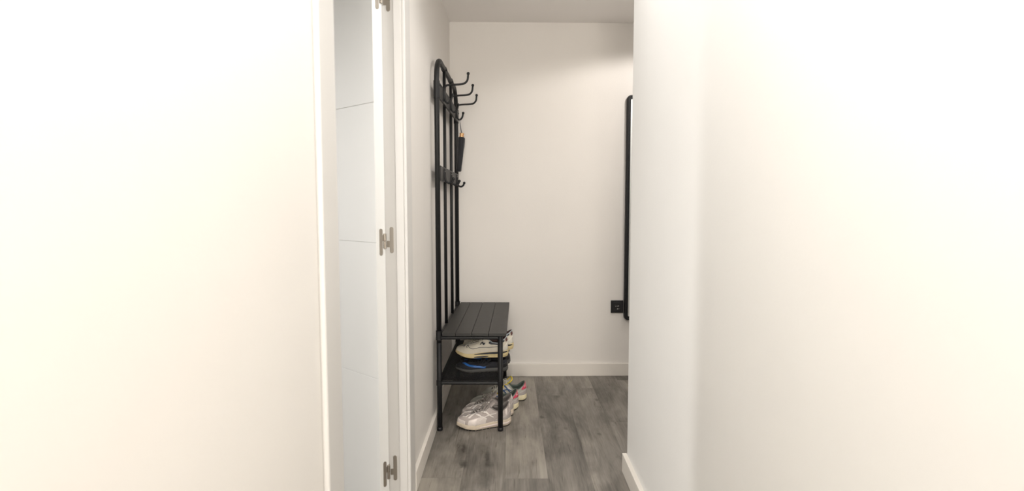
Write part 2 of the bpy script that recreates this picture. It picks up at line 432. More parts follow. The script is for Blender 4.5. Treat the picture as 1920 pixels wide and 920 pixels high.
for px_, pz_, w1, h1 in ((-0.0095, 0.004, 0.004, 0.005), (0.0, 0.004, 0.003, 0.005), (0.0085, 0.005, 0.005, 0.006), (0.001, -0.013, 0.003, 0.010), (0.011, -0.013, 0.003, 0.006)):
    box(bm, px_ - w1 / 2, px_ + w1 / 2, -0.0122, -0.0112, pz_ - h1 / 2, pz_ + h1 / 2)
link('contact', bm, M['contact'], t)

# ------------------------------------------------------------------ hall tree (coat rack with bench)
RX, RY = -0.347, 2.445; RROT = -R(1.0)
LY = 0.75; LXr = 0.30
rack = empty('coat_rack_bench', (RX, RY, 0), RROT, 'tall black metal coat rack with arched top, hooks, bench seat and shoe shelf', 'coat rack')
K = M['black']; TR = 0.0125
ZT = 1.83
# arched outer tube
pts = [(0, 0, 0.44)]
pts += [(0, 0, 1.70)]
ra = 0.115
for k in range(0, 11):
    a = PI - (PI / 2) * k / 10; pts.append((0, ra + ra * math.cos(a), ZT - 0.0125 - ra + ra * math.sin(a)))
for k in range(0, 11):
    a = PI / 2 - (PI / 2) * k / 10; pts.append((0, LY - ra + ra * math.cos(a), ZT - 0.0125 - ra + ra * math.sin(a)))
pts += [(0, LY, 1.70), (0, LY, 0.44)]
bm = bmesh.new(); tube(bm, pts, TR, 20); link('arched_tube', bm, K, rack, smooth=True)
for y in (LY / 3, 2 * LY / 3):
    bm = bmesh.new(); tube(bm, [(0, y, 0.478), (0, y, ZT - 0.018)], 0.0085, 16)
    link('upright_bar', bm, K, rack, smooth=True)
    bm = bmesh.new(); tube(bm, [(0, y - 0.011, ZT - 0.0125), (0, y + 0.011, ZT - 0.0125)], 0.0150, 18); ball(bm, (0.014, y - 0.006, ZT - 0.02), 0.004)
    link('bar_collar', bm, K, rack)
for y in (0, LY):
    for z0, z1 in ((1.618, 1.70), (0.455, 0.50)):
        bm = bmesh.new(); tube(bm, [(0, y, z0), (0, y, z1)], 0.0152, 20); ball(bm, (0.0145, y, (z0 + z1) / 2 + 0.02), 0.0035)
        link('post_collar', bm, K, rack)
for z0, z1 in ((1.622, 1.694), (1.230, 1.302)):
    bm = bmesh.new(); box(bm, 0.004, 0.014, 0.010, LY - 0.010, z0, z1); link('hook_board', bm, K, rack, bevel=0.001)
def double_hook(y):
    bm = bmesh.new()
    p = cr([(0.057, y, 1.658), (0.051, y, 1.634), (0.036, y, 1.620), (0.024, y, 1.630), (0.0185, y, 1.66), (0.0185, y, 1.685), (0.026, y, 1.704), (0.042, y, 1.709)], 6)
    p += cr([(0.06, y, 1.710), (0.098, y, 1.712), (0.120, y, 1.717), (0.134, y, 1.733), (0.138, y, 1.762)], 6)
    tube(bm, p, 0.0052, 12); ball(bm, (0.138, y, 1.764), 0.0080, 14); ball(bm, (0.0575, y, 1.660), 0.0080, 14)
    o = link('double_hook', bm, K, rack, smooth=True)
    bm = bmesh.new(); box(bm, 0.014, 0.0175, y - 0.011, y + 0.011, 1.628, 1.690)
    for z in (1.640, 1.678): ball(bm, (0.018, y, z), 0.004)
    link('mounting_plate', bm, K, o, bevel=0.001)
def single_hook(y):
    bm = bmesh.new()
    p = cr([(0.018, y, 1.278), (0.019, y, 1.250), (0.026, y, 1.230), (0.041, y, 1.223), (0.055, y, 1.230), (0.0605, y, 1.243)], 6)
    tube(bm, p, 0.0055, 12); ball(bm, (0.061, y, 1.245), 0.0080, 14)
    o = link('single_hook', bm, K, rack, smooth=True)
    bm = bmesh.new(); box(bm, 0.014, 0.0175, y - 0.011, y + 0.011, 1.240, 1.296)
    for z in (1.248, 1.288): ball(bm, (0.018, y, z), 0.0035)
    link('mounting_plate', bm, K, o, bevel=0.001)
for y in (LY / 6, LY / 2, 5 * LY / 6): double_hook(y); single_hook(y)
# legs
for x in (0, LXr):
    for y in (0, LY):
        bm = bmesh.new(); tube(bm, [(x, y, 0.008), (x, y, 0.474)], TR, 20)
        o = link('leg', bm, K, rack, smooth=True)
        bm = bmesh.new(); lathe(bm, [(0.0125, 0), (0.0145, 0.002), (0.0145, 0.014), (0.0128, 0.017)], 20, Matrix.Translation((x, y, 0)))
        link('foot_cap', bm, M['socket'], o, smooth=True)
# seat frame + shelf frame
for nm, z in (('seat_frame', 0.4655), ('shelf_frame', 0.240)):
    bm = bmesh.new()
    for y in (0, LY): tube(bm, [(0.01, y, z), (LXr - 0.01, y, z)], 0.0095, 14)
    for x in (0, LXr): tube(bm, [(x, 0.01, z), (x, LY - 0.01, z)], 0.0095, 14)
    if nm == 'shelf_frame':
        for x in (0, LXr):
            for y in (0, LY): tube(bm, [(x, y, z - 0.012), (x, y, z + 0.012)], 0.0150, 18)
    link(nm, bm, K, rack, smooth=False)
# seat slats
xs = [0.016, 0.082, 0.160, 0.243, 0.331]
for a, b in zip(xs, xs[1:]):
    bm = bmesh.new(); box(bm, a + 0.0009, b - 0.0009, -0.012, LY + 0.030, 0.4755, 0.490)
    link('seat_slat', bm, M['seat'], rack, bevel=0.0012)
# wire mesh shelf
bm = bmesh.new(); z = 0.2475; s_ = 0.0050
n = int((LY - 0.02) / s_)
for i in range(n + 1):
    y = 0.01 + i * (LY - 0.02) / n; box(bm, 0.006, LXr - 0.006, y - 0.0008, y + 0.0008, z, z + 0.0011)
n = int((LXr - 0.012) / s_)
for i in range(n + 1):
    x = 0.006 + i * (LXr - 0.012) / n; box(bm, x - 0.0008, x + 0.0008, 0.008, LY - 0.008, z + 0.0008, z + 0.0019)
link('mesh_shelf', bm, K, rack)
ZS = z + 0.0019

def rack_pt(x, y, z):
    c, s = math.cos(RROT), math.sin(RROT)
    return Vector((RX + c * x - s * y, RY + s * x + c * y, z))

# ------------------------------------------------------------------ folded umbrella on the far hook
hk = rack_pt(0.036, 5 * LY / 6, 1.6240)
u = empty('folding_umbrella', (hk.x, hk.y, 1.30), 0, 'black folding umbrella with a copper end hanging from the farthest upper hook', 'umbrella')
top = Vector((0.015, -0.012, 0.252)); bot = Vector((-0.006, -0.006, 0.012))
d = (top - bot); Lu = d.length; q = d.to_track_quat('Z', 'Y').to_matrix().to_4x4(); mt = Matrix.Translation(bot) @ q
bm = bmesh.new(); seg = 48; rings = []
prof = [(0.0, 0.010), (0.006, 0.015), (0.03, 0.0165), (0.06, 0.0175), (0.09, 0.0190), (0.12, 0.0202), (0.15, 0.0215), (0.18, 0.0225), (0.200, 0.0222), (0.206, 0.015)]
for z_, r_ in prof:
    ring = []
    for k in range(seg):
        a = 2 * PI * k / seg
        rr = r_ * (1 + 0.06 * math.sin(8 * a + z_ * 30) + 0.05 * math.sin(3 * a + 70 * z_) + 0.02 * math.sin(13 * a - 90 * z_))
        ring.append(bm.verts.new(mt @ Vector((rr * math.cos(a), rr * math.sin(a) * 0.9, z_))))
    rings.append(ring)
for a, b in zip(rings, rings[1:]):
    for k in range(seg): bm.faces.new((a[k], a[(k + 1) % seg], b[(k + 1) % seg], b[k]))
bm.faces.new(list(reversed(rings[0]))); bm.faces.new(rings[-1])
link('folded_canopy', bm, M['nylon'], u, smooth=True)
bm = bmesh.new(); lathe(bm, [(0.0125, 0.205), (0.0145, 0.206), (0.0145, 0.212), (0.0115, 0.214), (0.0115, 0.218), (0.0140, 0.220), (0.0140, 0.227), (0.011, 0.230)], 24, mt)
link('end_cap', bm, M['gold'], u, smooth=False, bevel=0.0006)
tp = mt @ Vector((0, 0, 0.229))
hz_ = 1.6275 - 1.30
bm = bmesh.new()
tube(bm, cr([tp + Vector((-0.002, 0, -0.002)), (0.006, 0.003, 0.262), (0.001, 0.006, 0.30), (0, 0.0045, hz_ - 0.006), (0, 0, hz_ - 0.0016), (0, -0.0045, hz_ - 0.006), (0.003, -0.006, 0.30), (0.009, -0.005, 0.262), tp + Vector((0.002, 0, -0.002))], 6), 0.0014, 8)
link('wrist_cord', bm, M['strap'], u, smooth=True)

# ------------------------------------------------------------------ shoes
def lerpk(keys, q):
    if q <= keys[0][0]: return keys[0][1:]
    for a, b in zip(keys, keys[1:]):
        if q <= b[0]:
            t = (q - a[0]) / (b[0] - a[0]); t = t * t * (3 - 2 * t) * 0.35 + t * 0.65
            return [a[i] + (b[i] - a[i]) * t for i in range(1, len(a))]
    return keys[-1][1:]

class Shoe:
    def __init__(s, L=0.265, W=0.092, st=None, flip=1):
        s.L, s.W, s.flip = L, W, flip
        s.st = dict(heel_t=0.036, mid_t=0.028, toe_t=0.024, spring=0.014, heelup=0.006, hc=0.106, hs=0.076, hf=0.100, toeh=0.056, flare=0.004)
        s.st.update(st or {})
    def hw(s, x):
        t = min(max(x / s.L, 0), 1)
        k = lerpk([(0, .36), (.12, .375), (.38, .335), (.55, .40), (.70, .50), (.85, .44), (1.0, .30)], t)[0] * s.W
        e = 1.0
        if t < .13: e *= math.sqrt(max(0, 1 - (1 - t / .13) ** 2))
        if t > .74: e *= max(0, 1 - ((t - .74) / .26) ** 2.4) ** .5
        return k * e
    def cy(s, x):
        t = x / s.L; return s.flip * (0.008 * math.sin(PI * t) - 0.010 * max(0, t - .55))
    def base(s, p):
        sd = 1
        if p > 1: p = 2 - p; sd = -1
        if p < -1: p = -2 - p; sd = -1
        q = abs(p); sg = (1 if p >= 0 else -1) * sd
        x = s.L * (1 - math.cos(PI * q)) / 2
        return q, sg, x, s.cy(x) + sg * s.hw(x)
    def zt(s, x):       # top of the midsole
        t = x / s.L
        return lerpk([(0, s.st['heel_t'] + .004), (.2, s.st['heel_t']), (.5, s.st['mid_t']), (.8, s.st['toe_t'] + s.st['spring'] * .15), (1, s.st['toe_t'] + s.st['spring'] * .75)], t)[0]
    def zb(s, x):
        t = x / s.L
        return (s.st['spring'] * max(0, (t - .68) / .32) ** 1.8) + (s.st['heelup'] * max(0, (.12 - t) / .12) ** 2)
    def topk(s, q):
        k = s.L / 0.28; T = s.st
        x, y, z = lerpk([(0, .010, 0, T['hc']), (.08, .012, .013, T['hc'] - .002), (.18, .024, .026, T['hc'] * .60 + T['hs'] * .40), (.30, .050, .032, T['hs']), (.42, .085, .030, T['hs'] + .004),
                   (.50, .106, .024, T['hf'] - .006), (.55, .114, .019, T['hf']), (.63, .140, .0165, T['hf'] * .6 + T['toeh'] * .42), (.72, .170, .015, T['hf'] * .35 + T['toeh'] * .66),
                   (.80, .195, .012, T['toeh'] + .010), (.86, .208, .008, T['toeh'] + .005), (.92, .213, .004, T['toeh'] + .003), (1.0, .216, 0, T['toeh'] + .002)], q)
        return x * k, y, z
    def S(s, p, v, off=0.0):
        q, sg, bx, by = s.base(p)
        tx, ty, tz = s.topk(q); ty = s.cy(tx) + sg * ty
        B = Vector((bx, by, s.zt(bx) - 0.002)); T = Vector((tx, ty, tz))
        dz = T.z - B.z; hd = Vector((B.x - T.x, B.y - T.y, 0))
        bul = 0.22 if q < .5 else 0.22 + 0.33 * min(1, (q - .5) / .3)
        out = Vector((0, sg, 0)) * 0.004
        P1 = B + Vector((0, 0, dz * (.5 if q < .6 else .5 + .28 * min(1, (q - .6) / .25)))) + out
        P2 = T + hd * (bul + .18) + Vector((0, 0, -dz * .04 if q > .6 else -dz * .2)) + out * .3
        a = 1 - v
        p3 = B * a ** 3 + P1 * 3 * a * a * v + P2 * 3 * a * v * v + T * v ** 3
        if off:
            e = 0.004
            n = s.S(p + e, v) - s.S(p - e, v); m = s.S(p, min(1, v + e)) - s.S(p, max(0, v - e))
            nn = m.cross(n)
            if nn.length > 1e-12: p3 = p3 + nn.normalized() * off
        return p3
    def patch(s, p0, p1, v0, v1, off=0.0012, nu=14, nv=6, th=0.002):
        bm = bmesh.new()
        f0 = v0 if callable(v0) else (lambda a: v0); f1 = v1 if callable(v1) else (lambda a: v1)
        gs = []
        for o_ in (off, off - th):
            g = []
            for i in range(nu + 1):
                a = i / nu; p = p0 + (p1 - p0) * a; va, vb = f0(a), f1(a)
                g.append([bm.verts.new(s.S(p, va + (vb - va) * j / nv, o_)) for j in range(nv + 1)])
            gs.append(g)
        A, Bk = gs
        for i in range(nu):
            for j in range(nv):
                bm.faces.new((A[i][j], A[i + 1][j], A[i + 1][j + 1], A[i][j + 1]))
                bm.faces.new((Bk[i][j], Bk[i][j + 1], Bk[i + 1][j + 1], Bk[i + 1][j]))
        for i in range(nu):
            bm.faces.new((A[i + 1][0], A[i][0], Bk[i][0], Bk[i + 1][0])); bm.faces.new((A[i][nv], A[i + 1][nv], Bk[i + 1][nv], Bk[i][nv]))
        for j in range(nv):
            bm.faces.new((A[0][j], A[0][j + 1], Bk[0][j + 1], Bk[0][j])); bm.faces.new((A[nu][j + 1], A[nu][j], Bk[nu][j], Bk[nu][j + 1]))
        return bm
    def seam(s, pts, r, off=0.0012):
        bm = bmesh.new(); q = cr([(p, v, 0) for p, v in pts], 6)
        tube(bm, [s.S(k.x, max(0, min(1, k.y)), off) for k in q], r, 6); return bm

def build_shoe(name, sh, c, loc, rz, label, group, tilt=(0, 0)):
    """c: dict of materials"""
    t = empty(name, loc, 0, label, 'shoe', group); t.rotation_mode = 'XYZ'
    t.rotation_euler = (tilt[0], tilt[1], rz)
    NQ, NV = 44, 12
    # upper
    bm = bmesh.new(); ps = [-1 + 2 * i / (2 * NQ) for i in range(2 * NQ)]
    g = [[bm.verts.new(sh.S(p, j / NV)) for j in range(NV + 1)] for p in ps]
    n = len(g)
    for i in range(n):
        for j in range(NV): bm.faces.new((g[i][j], g[(i + 1) % n][j], g[(i + 1) % n][j + 1], g[i][j + 1]))
    bmesh.ops.remove_doubles(bm, verts=bm.verts[:], dist=0.0001)
    link('upper', bm, c['upper'], t, smooth=True)
    # lining: padded rim and inner wall
    bm = bmesh.new(); rows = []
    qs = [-.57 + 1.14 * i / 44 for i in range(45)]
    for p in qs:
        r = []
        for v, o_ in ((.93, .0008), (.97, .0022), (1.0, .0015), (1.0, -.004), (.9, -.0075), (.75, -.0065), (.55, -.005), (.3, -.004), (.12, -.004)):
            r.append(bm.verts.new(sh.S(p, v, o_) + (Vector((0, 0, .002)) if v == 1.0 else Vector())))
        rows.append(r)
    for a, b in zip(rows, rows[1:]):
        for j in range(len(a) - 1): bm.faces.new((a[j], b[j], b[j + 1], a[j + 1]))
    link('lining', bm, c['lining'], t, smooth=True)
    # tongue
    bm = bmesh.new(); gr = []; k = sh.L / .28; T = sh.st
    path = cr([(.205 * k, 0, T['toeh'] + .003), (.170 * k, 0, T['hf'] * .35 + T['toeh'] * .66 + .002), (.140 * k, 0, T['hf'] * .6 + T['toeh'] * .42 + .003), (.116 * k, 0, T['hf'] + .004), (.100 * k, 0, T['hf'] + .016), (.092 * k, 0, T['hf'] + .022)], 4)
    for i, p_ in enumerate(path):
        a = i / (len(path) - 1); hw_ = .011 + .012 * min(1, a * 1.4); row = []
        for sgn, lo in ((1, 0), (-1, -.005)):
            js = range(-5, 6) if sgn == 1 else range(5, -6, -1)
            for j in js:
                b_ = j / 5; row.append(bm.verts.new(p_ + Vector((lo * .3, sh.cy(p_.x) + hw_ * b_, lo - .006 * b_ * b_))))
        gr.append(row)
    for a, b in zip(gr, gr[1:]):
        m_ = len(a)
        for j in range(m_): bm.faces.new((a[j], a[(j + 1) % m_], b[(j + 1) % m_], b[j]))
    bm.faces.new(gr[-1]); bm.faces.new(list(reversed(gr[0])))
    link('tongue', bm, c['tongue'], t, smooth=True)
    # laces: crossings, bow loops and ends
    bm = bmesh.new(); qz = [.57, .62, .67, .72, .77, .815]
    for i, q in enumerate(qz):
        for d_ in (0, 1):
            q2 = qz[min(i + d_ * 1, len(qz) - 1)] if d_ else q
            if d_ and i == len(qz) - 1: continue
            A = sh.S(q, .965, .0022); B = sh.S(-q2, .965, .0022); md = (A + B) / 2 + Vector((0, 0, .0055 + .0015 * d_))
            tube(bm, cr([sh.S(q, .93, .001), A, md, B, sh.S(-q2, .93, .001)], 5), .0020, 8)
    kn = (sh.S(.575, 1) + sh.S(-.575, 1)) / 2 + Vector((0.004, 0, .010))
    ball(bm, kn, .0055, 10)
    for sg in (1, -1):
        tube(bm, cr([kn, kn + Vector((-.004, sg * .016, .007)), kn + Vector((.010, sg * .034, -.006)), kn + Vector((.020, sg * .030, -.018)), kn + Vector((.012, sg * .014, -.006)), kn], 6), .0018, 8)
        tube(bm, cr([kn, kn + Vector((.014, sg * .012, .002)), kn + Vector((.024, sg * .024, -.014)), kn + Vector((.030, sg * .034, -.030))], 6), .0018, 8)
    link('laces', bm, c['laces'], t, smooth=True)
    # midsole
    bm = bmesh.new(); NP = 64; fl = T['flare']
    prof = [(.90, 0.0, -.002), (1.0, .08, .0005), (1.0, .25, fl), (1.0, .55, fl * .75), (1.0, .8, fl * .8), (1.0, 1.0, fl * .5), (.93, 1.0, -.001)]
    rings = []
    for sc_, hf_, of in prof:
        r = []
        for i in range(NP):
            p = -1 + 2 * i / NP; q, sg, bx, by = sh.base(p)
            e = .01; a = sh.base(p + e); b = sh.base(p - e)
            tx_, ty_ = a[2] - b[2], a[3] - b[3]; l_ = math.hypot(tx_, ty_) or 1
            nx, ny = -ty_ / l_, tx_ / l_
            cxm = sh.L * .5
            zb_, zt_ = sh.zb(bx), sh.zt(bx) + .001
            wav = .0012 * math.sin(bx * 190) if T.get('wavy') and 0.2 < hf_ < .9 else 0
            x_ = cxm + (bx - cxm) * (1 - (1 - sc_) * .4) + nx * (of + wav); y_ = sh.cy(bx) + (by - sh.cy(bx)) * sc_ + ny * (of + wav)
            r.append(bm.verts.new((x_, y_, zb_ + .003 + (zt_ - zb_ - .003) * hf_)))
        rings.append(r)
    for a, b in zip(rings, rings[1:]):
        for i in range(NP): bm.faces.new((a[i], a[(i + 1) % NP], b[(i + 1) % NP], b[i]))
    bm.faces.new(list(reversed(rings[0]))); bm.faces.new(rings[-1])
    bmesh.ops.recalc_face_normals(bm, faces=bm.faces[:])
    link('midsole', bm, c['midsole'], t, smooth=True)
    # outsole with lugs
    bm = bmesh.new(); NP = 44
    for i in range(NP):
        p = -1 + 2 * (i + .5) / NP; q, sg, bx, by = sh.base(p); q2, s2, bx2, by2 = sh.base(p + .62 / NP * 1.0 if T.get('lugs', 1) else p + 1.0 / NP); q1, s1, bx1, by1 = sh.base(p - .62 / NP if T.get('lugs', 1) else p - 1.0 / NP)
        lo = []
        for xx, yy in ((bx1, by1), (bx2, by2)):
            c_ = sh.cy(xx)
            lo.append(((xx - sh.L / 2) * .995 + sh.L / 2, c_ + (yy - c_) * 1.0)); lo.append(((xx - sh.L / 2) * .90 + sh.L / 2, c_ + (yy - c_) * .72))
        (ax_, ay_), (bx_, by_), (cx_, cy_), (dx_, dy_) = lo
        vs = [bm.verts.new((x_, y_, sh.zb(x_) + dz)) for dz in (0, .0062) for x_, y_ in ((ax_, ay_), (bx_, by_), (dx_, dy_), (cx_, cy_))]
        for f in ((0, 1, 2, 3), (7, 6, 5, 4), (0, 4, 5, 1), (1, 5, 6, 2), (2, 6, 7, 3), (3, 7, 4, 0)): bm.faces.new([vs[k_] for k_ in f])
    bmesh.ops.recalc_face_normals(bm, faces=bm.faces[:])
    link('outsole', bm, c['outsole'], t)
    # insole
    bm = bmesh.new(); r = []
    for i in range(40):
        p = -1 + 2 * i / 40; q, sg, bx, by = sh.base(p)
        r.append(bm.verts.new((sh.L / 2 + (bx - sh.L / 2) * .93, sh.cy(bx) + (by - sh.cy(bx)) * .9, sh.zt(bx) + .004)))
    bm.faces.new(r); bmesh.ops.recalc_face_normals(bm, faces=bm.faces[:]); link('insole', bm, c['lining'], t)
    return t

def fab(name, col, **k): return mat(name, col, k.pop('rough', 0.8), bump=k.pop('bump', 0.6), bscale=k.pop('bscale', 700), **k)
def knit(name, c1, c2, scale=420):
    """open mesh fabric"""
    m = mat(name, c1, 0.8, bump=0.5, bscale=500); nt = m.node_tree; b = nt.nodes['Principled BSDF']
    tc = nt.nodes.new('ShaderNodeTexCoord'); vo = nt.nodes.new('ShaderNodeTexVoronoi'); vo.inputs['Scale'].default_value = scale
    nt.links.new(tc.outputs['Object'], vo.inputs['Vector'])
    r = nt.nodes.new('ShaderNodeValToRGB'); r.color_ramp.elements[0].position = .25; r.color_ramp.elements[0].color = (*c2, 1); r.color_ramp.elements[1].position = .5; r.color_ramp.elements[1].color = (*c1, 1)
    nt.links.new(vo.outputs['Distance'], r.inputs[0]); nt.links.new(r.outputs[0], b.inputs['Base Color'])
    return m

S_ = {}
S_['silver_mesh'] = knit('silver_pink_mesh', (0.52, 0.47, 0.44), (0.34, 0.265, 0.25), 900)
S_['silver_lea'] = mat('pearl_silver_overlay', (0.80, 0.73, 0.69), 0.36, 0.10, bump=0.2, bscale=300, var=.05, vscale=60)
S_['silver_gry'] = mat('matt_silver_overlay', (0.50, 0.46, 0.44), 0.45, 0.15, bump=0.2, bscale=300)
S_['white_pl'] = mat('glossy_white_trim', (0.86, 0.81, 0.76), 0.35)
S_['cream_sole'] = mat('cream_foam', (0.66, 0.57, 0.45), 0.7, bump=.3, bscale=200, var=.07, vscale=40)
S_['pink_sole'] = mat('pale_pink_foam', (0.72, 0.62, 0.58), 0.65)
S_['grey_lace'] = fab('grey_lace', (0.42, 0.38, 0.35))
S_['grey_lin'] = fab('grey_lining', (0.26, 0.235, 0.22))
S_['blk_rub'] = mat('black_rubber', (0.03, 0.028, 0.026), 0.8)
S_['wht_mesh'] = knit('pale_grey_mesh', (0.48, 0.47, 0.42), (0.32, 0.33, 0.30), 900)
S_['wht_lea'] = mat('white_leather', (0.74, 0.71, 0.63), 0.45, bump=.15, bscale=150)
S_['pink'] = mat('raspberry_heel', (0.66, 0.07, 0.13), 0.4)
S_['blue'] = mat('blue_stripe', (0.05, 0.12, 0.28), 0.4)
S_['green_lin'] = fab('grey_green_lining', (0.12, 0.15, 0.13))
S_['yellow'] = mat('yellow_trim', (0.72, 0.55, 0.06), 0.5)
S_['pale_sole'] = mat('pale_yellow_foam', (0.78, 0.70, 0.48), 0.65, var=.04, vscale=40)
S_['nb_lea'] = mat('offwhite_leather', (0.70, 0.65, 0.55), 0.5, bump=.3, bscale=120, var=.05, vscale=50)
S_['nb_sole'] = mat('yellowed_rubber', (0.70, 0.58, 0.32), 0.6, var=.08, vscale=40)
S_['navy'] = mat('dark_navy', (0.02, 0.025, 0.04), 0.5)
S_['maroon'] = mat('dark_maroon', (0.13, 0.055, 0.05), 0.6)
S_['brown_lin'] = fab('brown_lining', (0.14, 0.08, 0.07))
S_['ice'] = mat('ice_grey_piping', (0.48, 0.54, 0.58), 0.5)
S_['blk_fab'] = fab('black_knit', (0.012, 0.013, 0.018))
S_['blk_lea'] = mat('black_leather', (0.015, 0.015, 0.017), 0.4)
S_['vivid_blue'] = mat('bright_blue_trim', (0.02, 0.11, 0.36), 0.4)
S_['drk_sole'] = mat('dark_grey_rubber', (0.075, 0.075, 0.072), 0.7)

RUN = dict(heel_t=.037, mid_t=.030, toe_t=.026, spring=.013, hc=.112, hs=.082, hf=.106, toeh=.068, wavy=1)
def silver(loc, rz, label, flip):
    sh = Shoe(0.272, 0.094, RUN, flip)
    c = dict(upper=S_['silver_mesh'], lining=S_['grey_lin'], tongue=S_['silver_mesh'], laces=S_['grey_lace'], midsole=S_['cream_sole'], outsole=S_['blk_rub'])
    t = build_shoe('running_shoe', sh, c, loc, rz, label, 'silver running shoes on the floor')
    def P(n, bms, m):
        for bm_ in bms: link(n, bm_, m, t, smooth=True)
    # toe guard round the front, saddle, heel counter, eyestay, stripes
    P('toe_guard', [sh.patch(.78, 1.22, 0, lambda a: .34 - .14 * abs(2 * a - 1), .0016, 30, 5)], S_['silver_lea'])
    P('toe_overlay', [sh.patch(.80, .91, lambda a: .50 + .04 * a, lambda a: .60 + .03 * a, .0014, 10, 3), sh.patch(-.80, -.91, lambda a: .60 + .03 * a, lambda a: .50 + .04 * a, .0014, 10, 3),
                      sh.patch(.735, .765, .42, .97, .0016, 4, 10), sh.patch(-.765, -.735, .42, .97, .0016, 4, 10), sh.patch(.805, .83, .60, .97, .0018, 4, 8), sh.patch(-.83, -.805, .60, .97, .0018, 4, 8)], S_['white_pl'])
    P('saddle', [sh.patch(.50, .74, 0, lambda a: .30 + .12 * math.sin(PI * a), .0016, 20, 6), sh.patch(-.74, -.50, 0, lambda a: .30 + .12 * math.sin(PI * a), .0016, 20, 6)], S_['silver_lea'])
    P('side_stripe', [sh.patch(a0 * k + 0, a1 * k, f0, f1, .0022, 16, 3) if k > 0 else sh.patch(a1 * k, a0 * k, (lambda a, f=f0: f(1 - a)), (lambda a, f=f1: f(1 - a)), .0022, 16, 3)
                      for k in (1, -1) for a0, a1, f0, f1 in ((.42, .66, lambda a: .32 + .50 * a, lambda a: .40 + .52 * a), (.50, .70, lambda a: .18 + .50 * a, lambda a: .25 + .52 * a), (.40, .60, lambda a: .68 - .50 * a, lambda a: .74 - .50 * a))], S_['white_pl'])
    P('eyestay', [sh.patch(.55, .84, .80, .965, .0014, 24, 3), sh.patch(-.84, -.55, .80, .965, .0014, 24, 3)], S_['silver_gry'])
    P('heel_counter', [sh.patch(-.30, .30, 0, lambda a: .40 + .14 * math.cos(PI * (2 * a - 1)), .0018, 30, 6), sh.patch(.28, .40, lambda a: 0, lambda a: .30 - .2 * a, .0018, 8, 4)], S_['silver_gry'])
    P('heel_tab', [sh.patch(-.11, .11, .62, 1.0, .0024, 14, 6), sh.patch(-.24, -.20, .3, .9, .0024, 4, 8), sh.patch(.20, .24, .3, .9, .0024, 4, 8)], S_['silver_lea'])
    P('sole_insert', [_band(sh, .10, .62, .30, .62, .0050), _band(sh, -.62, -.10, .30, .62, .0050)], S_['pink_sole'])
    return t

def _band(sh, p0, p1, h0, h1, of, n=30):
    """raised band on the midsole side wall"""
    bm = bmesh.new(); rows = []
    for i in range(n + 1):
        a = i / n; p = p0 + (p1 - p0) * a; q, sg, bx, by = sh.base(p); e = .01
        A = sh.base(p + e); B = sh.base(p - e); tx_, ty_ = A[2] - B[2], A[3] - B[3]; l_ = math.hypot(tx_, ty_) or 1
        nx, ny = -ty_ / l_, tx_ / l_; zb_, zt_ = sh.zb(bx), sh.zt(bx)
        tp = math.sin(PI * a) ** .5; m_ = (h0 + h1) / 2; r = []
        for h, o_ in ((m_ + (h0 - m_) * tp, .001), (m_ + (h0 - m_) * tp, of), (m_ + (h1 - m_) * tp, of), (m_ + (h1 - m_) * tp, .001)):
            r.append(bm.verts.new((bx + nx * o_, by + ny * o_, zb_ + .003 + (zt_ - zb_ - .003) * h)))
        rows.append(r)
    for a, b in zip(rows, rows[1:]):
        for j in range(3): bm.faces.new((a[j], b[j], b[j + 1], a[j + 1]))
    bmesh.ops.recalc_face_normals(bm, faces=bm.faces[:]); return bm

def pinkheel(loc, rz, label, flip):
    sh = Shoe(0.262, 0.090, dict(RUN, wavy=0, heel_t=.034, hs=.070, hc=.104), flip)
    c = dict(upper=S_['wht_mesh'], lining=S_['green_lin'], tongue=S_['wht_lea'], laces=S_['wht_lea'], midsole=S_['pale_sole'], outsole=S_['blk_rub'])
    t = build_shoe('running_shoe', sh, c, loc, rz, label, 'running shoes with pink heels')
    def P(n, bms, m):
        for bm_ in bms: link(n, bm_, m, t, smooth=True)
    P('toe_guard', [sh.patch(.80, 1.20, 0, lambda a: .30, .0016, 26, 5)], S_['silver_gry'])
    P('heel_counter', [sh.patch(-.23, .23, lambda a: .34 + .20 * abs(2 * a - 1), lambda a: .70 + .30 * (1 - abs(2 * a - 1)) ** .5, .0030, 30, 8)], S_['pink'])
    P('heel_emblem', [sh.patch(.09, .15, lambda a: .56 + .2 * a, lambda a: .60 + .2 * a, .0042, 5, 2), sh.patch(.09, .15, lambda a: .82 - .2 * a, lambda a: .86 - .2 * a, .0042, 5, 2)], S_['wht_lea'])
    P('heel_panel', [sh.patch(-.34, .34, 0, lambda a: .36 - .02 * abs(2 * a - 1), .0020, 26, 6)], S_['silver_gry'])
    P('side_panel', [sh.patch(.30, .62, 0.02, lambda a: .62 + .25 * a, .0014, 20, 6), sh.patch(-.62, -.30, 0.02, lambda a: .87 - .25 * a, .0014, 20, 6)], S_['wht_lea'])
    P('side_stripe', [sh.patch(.36, .58, lambda a: .22 + .5 * a, lambda a: .30 + .52 * a, .0030, 14, 3), sh.patch(.42, .62, lambda a: .62 - .42 * a, lambda a: .70 - .42 * a, .0030, 14, 3), sh.patch(.46, .66, lambda a: .14 + .6 * a, lambda a: .21 + .62 * a, .0030, 14, 3)], S_['blue'])
    P('eyestay', [sh.patch(.53, .62, .80, 1.0, .0022, 10, 3), sh.patch(-.62, -.53, .80, 1.0, .0022, 10, 3)], S_['yellow'])
    k = sh.L / .28
    bm = bmesh.new(); z_ = sh.st['hf']
    tube(bm, cr([(.116 * k, .024, z_ + .001), (.100 * k, .025, z_ + .013), (.092 * k, .020, z_ + .0225), (.091 * k, 0, z_ + .026), (.092 * k, -.020, z_ + .0225), (.100 * k, -.025, z_ + .013), (.116 * k, -.024, z_ + .001)], 6), .0042, 8)
    link('tongue_binding', bm, S_['yellow'], t, smooth=True)
    return t

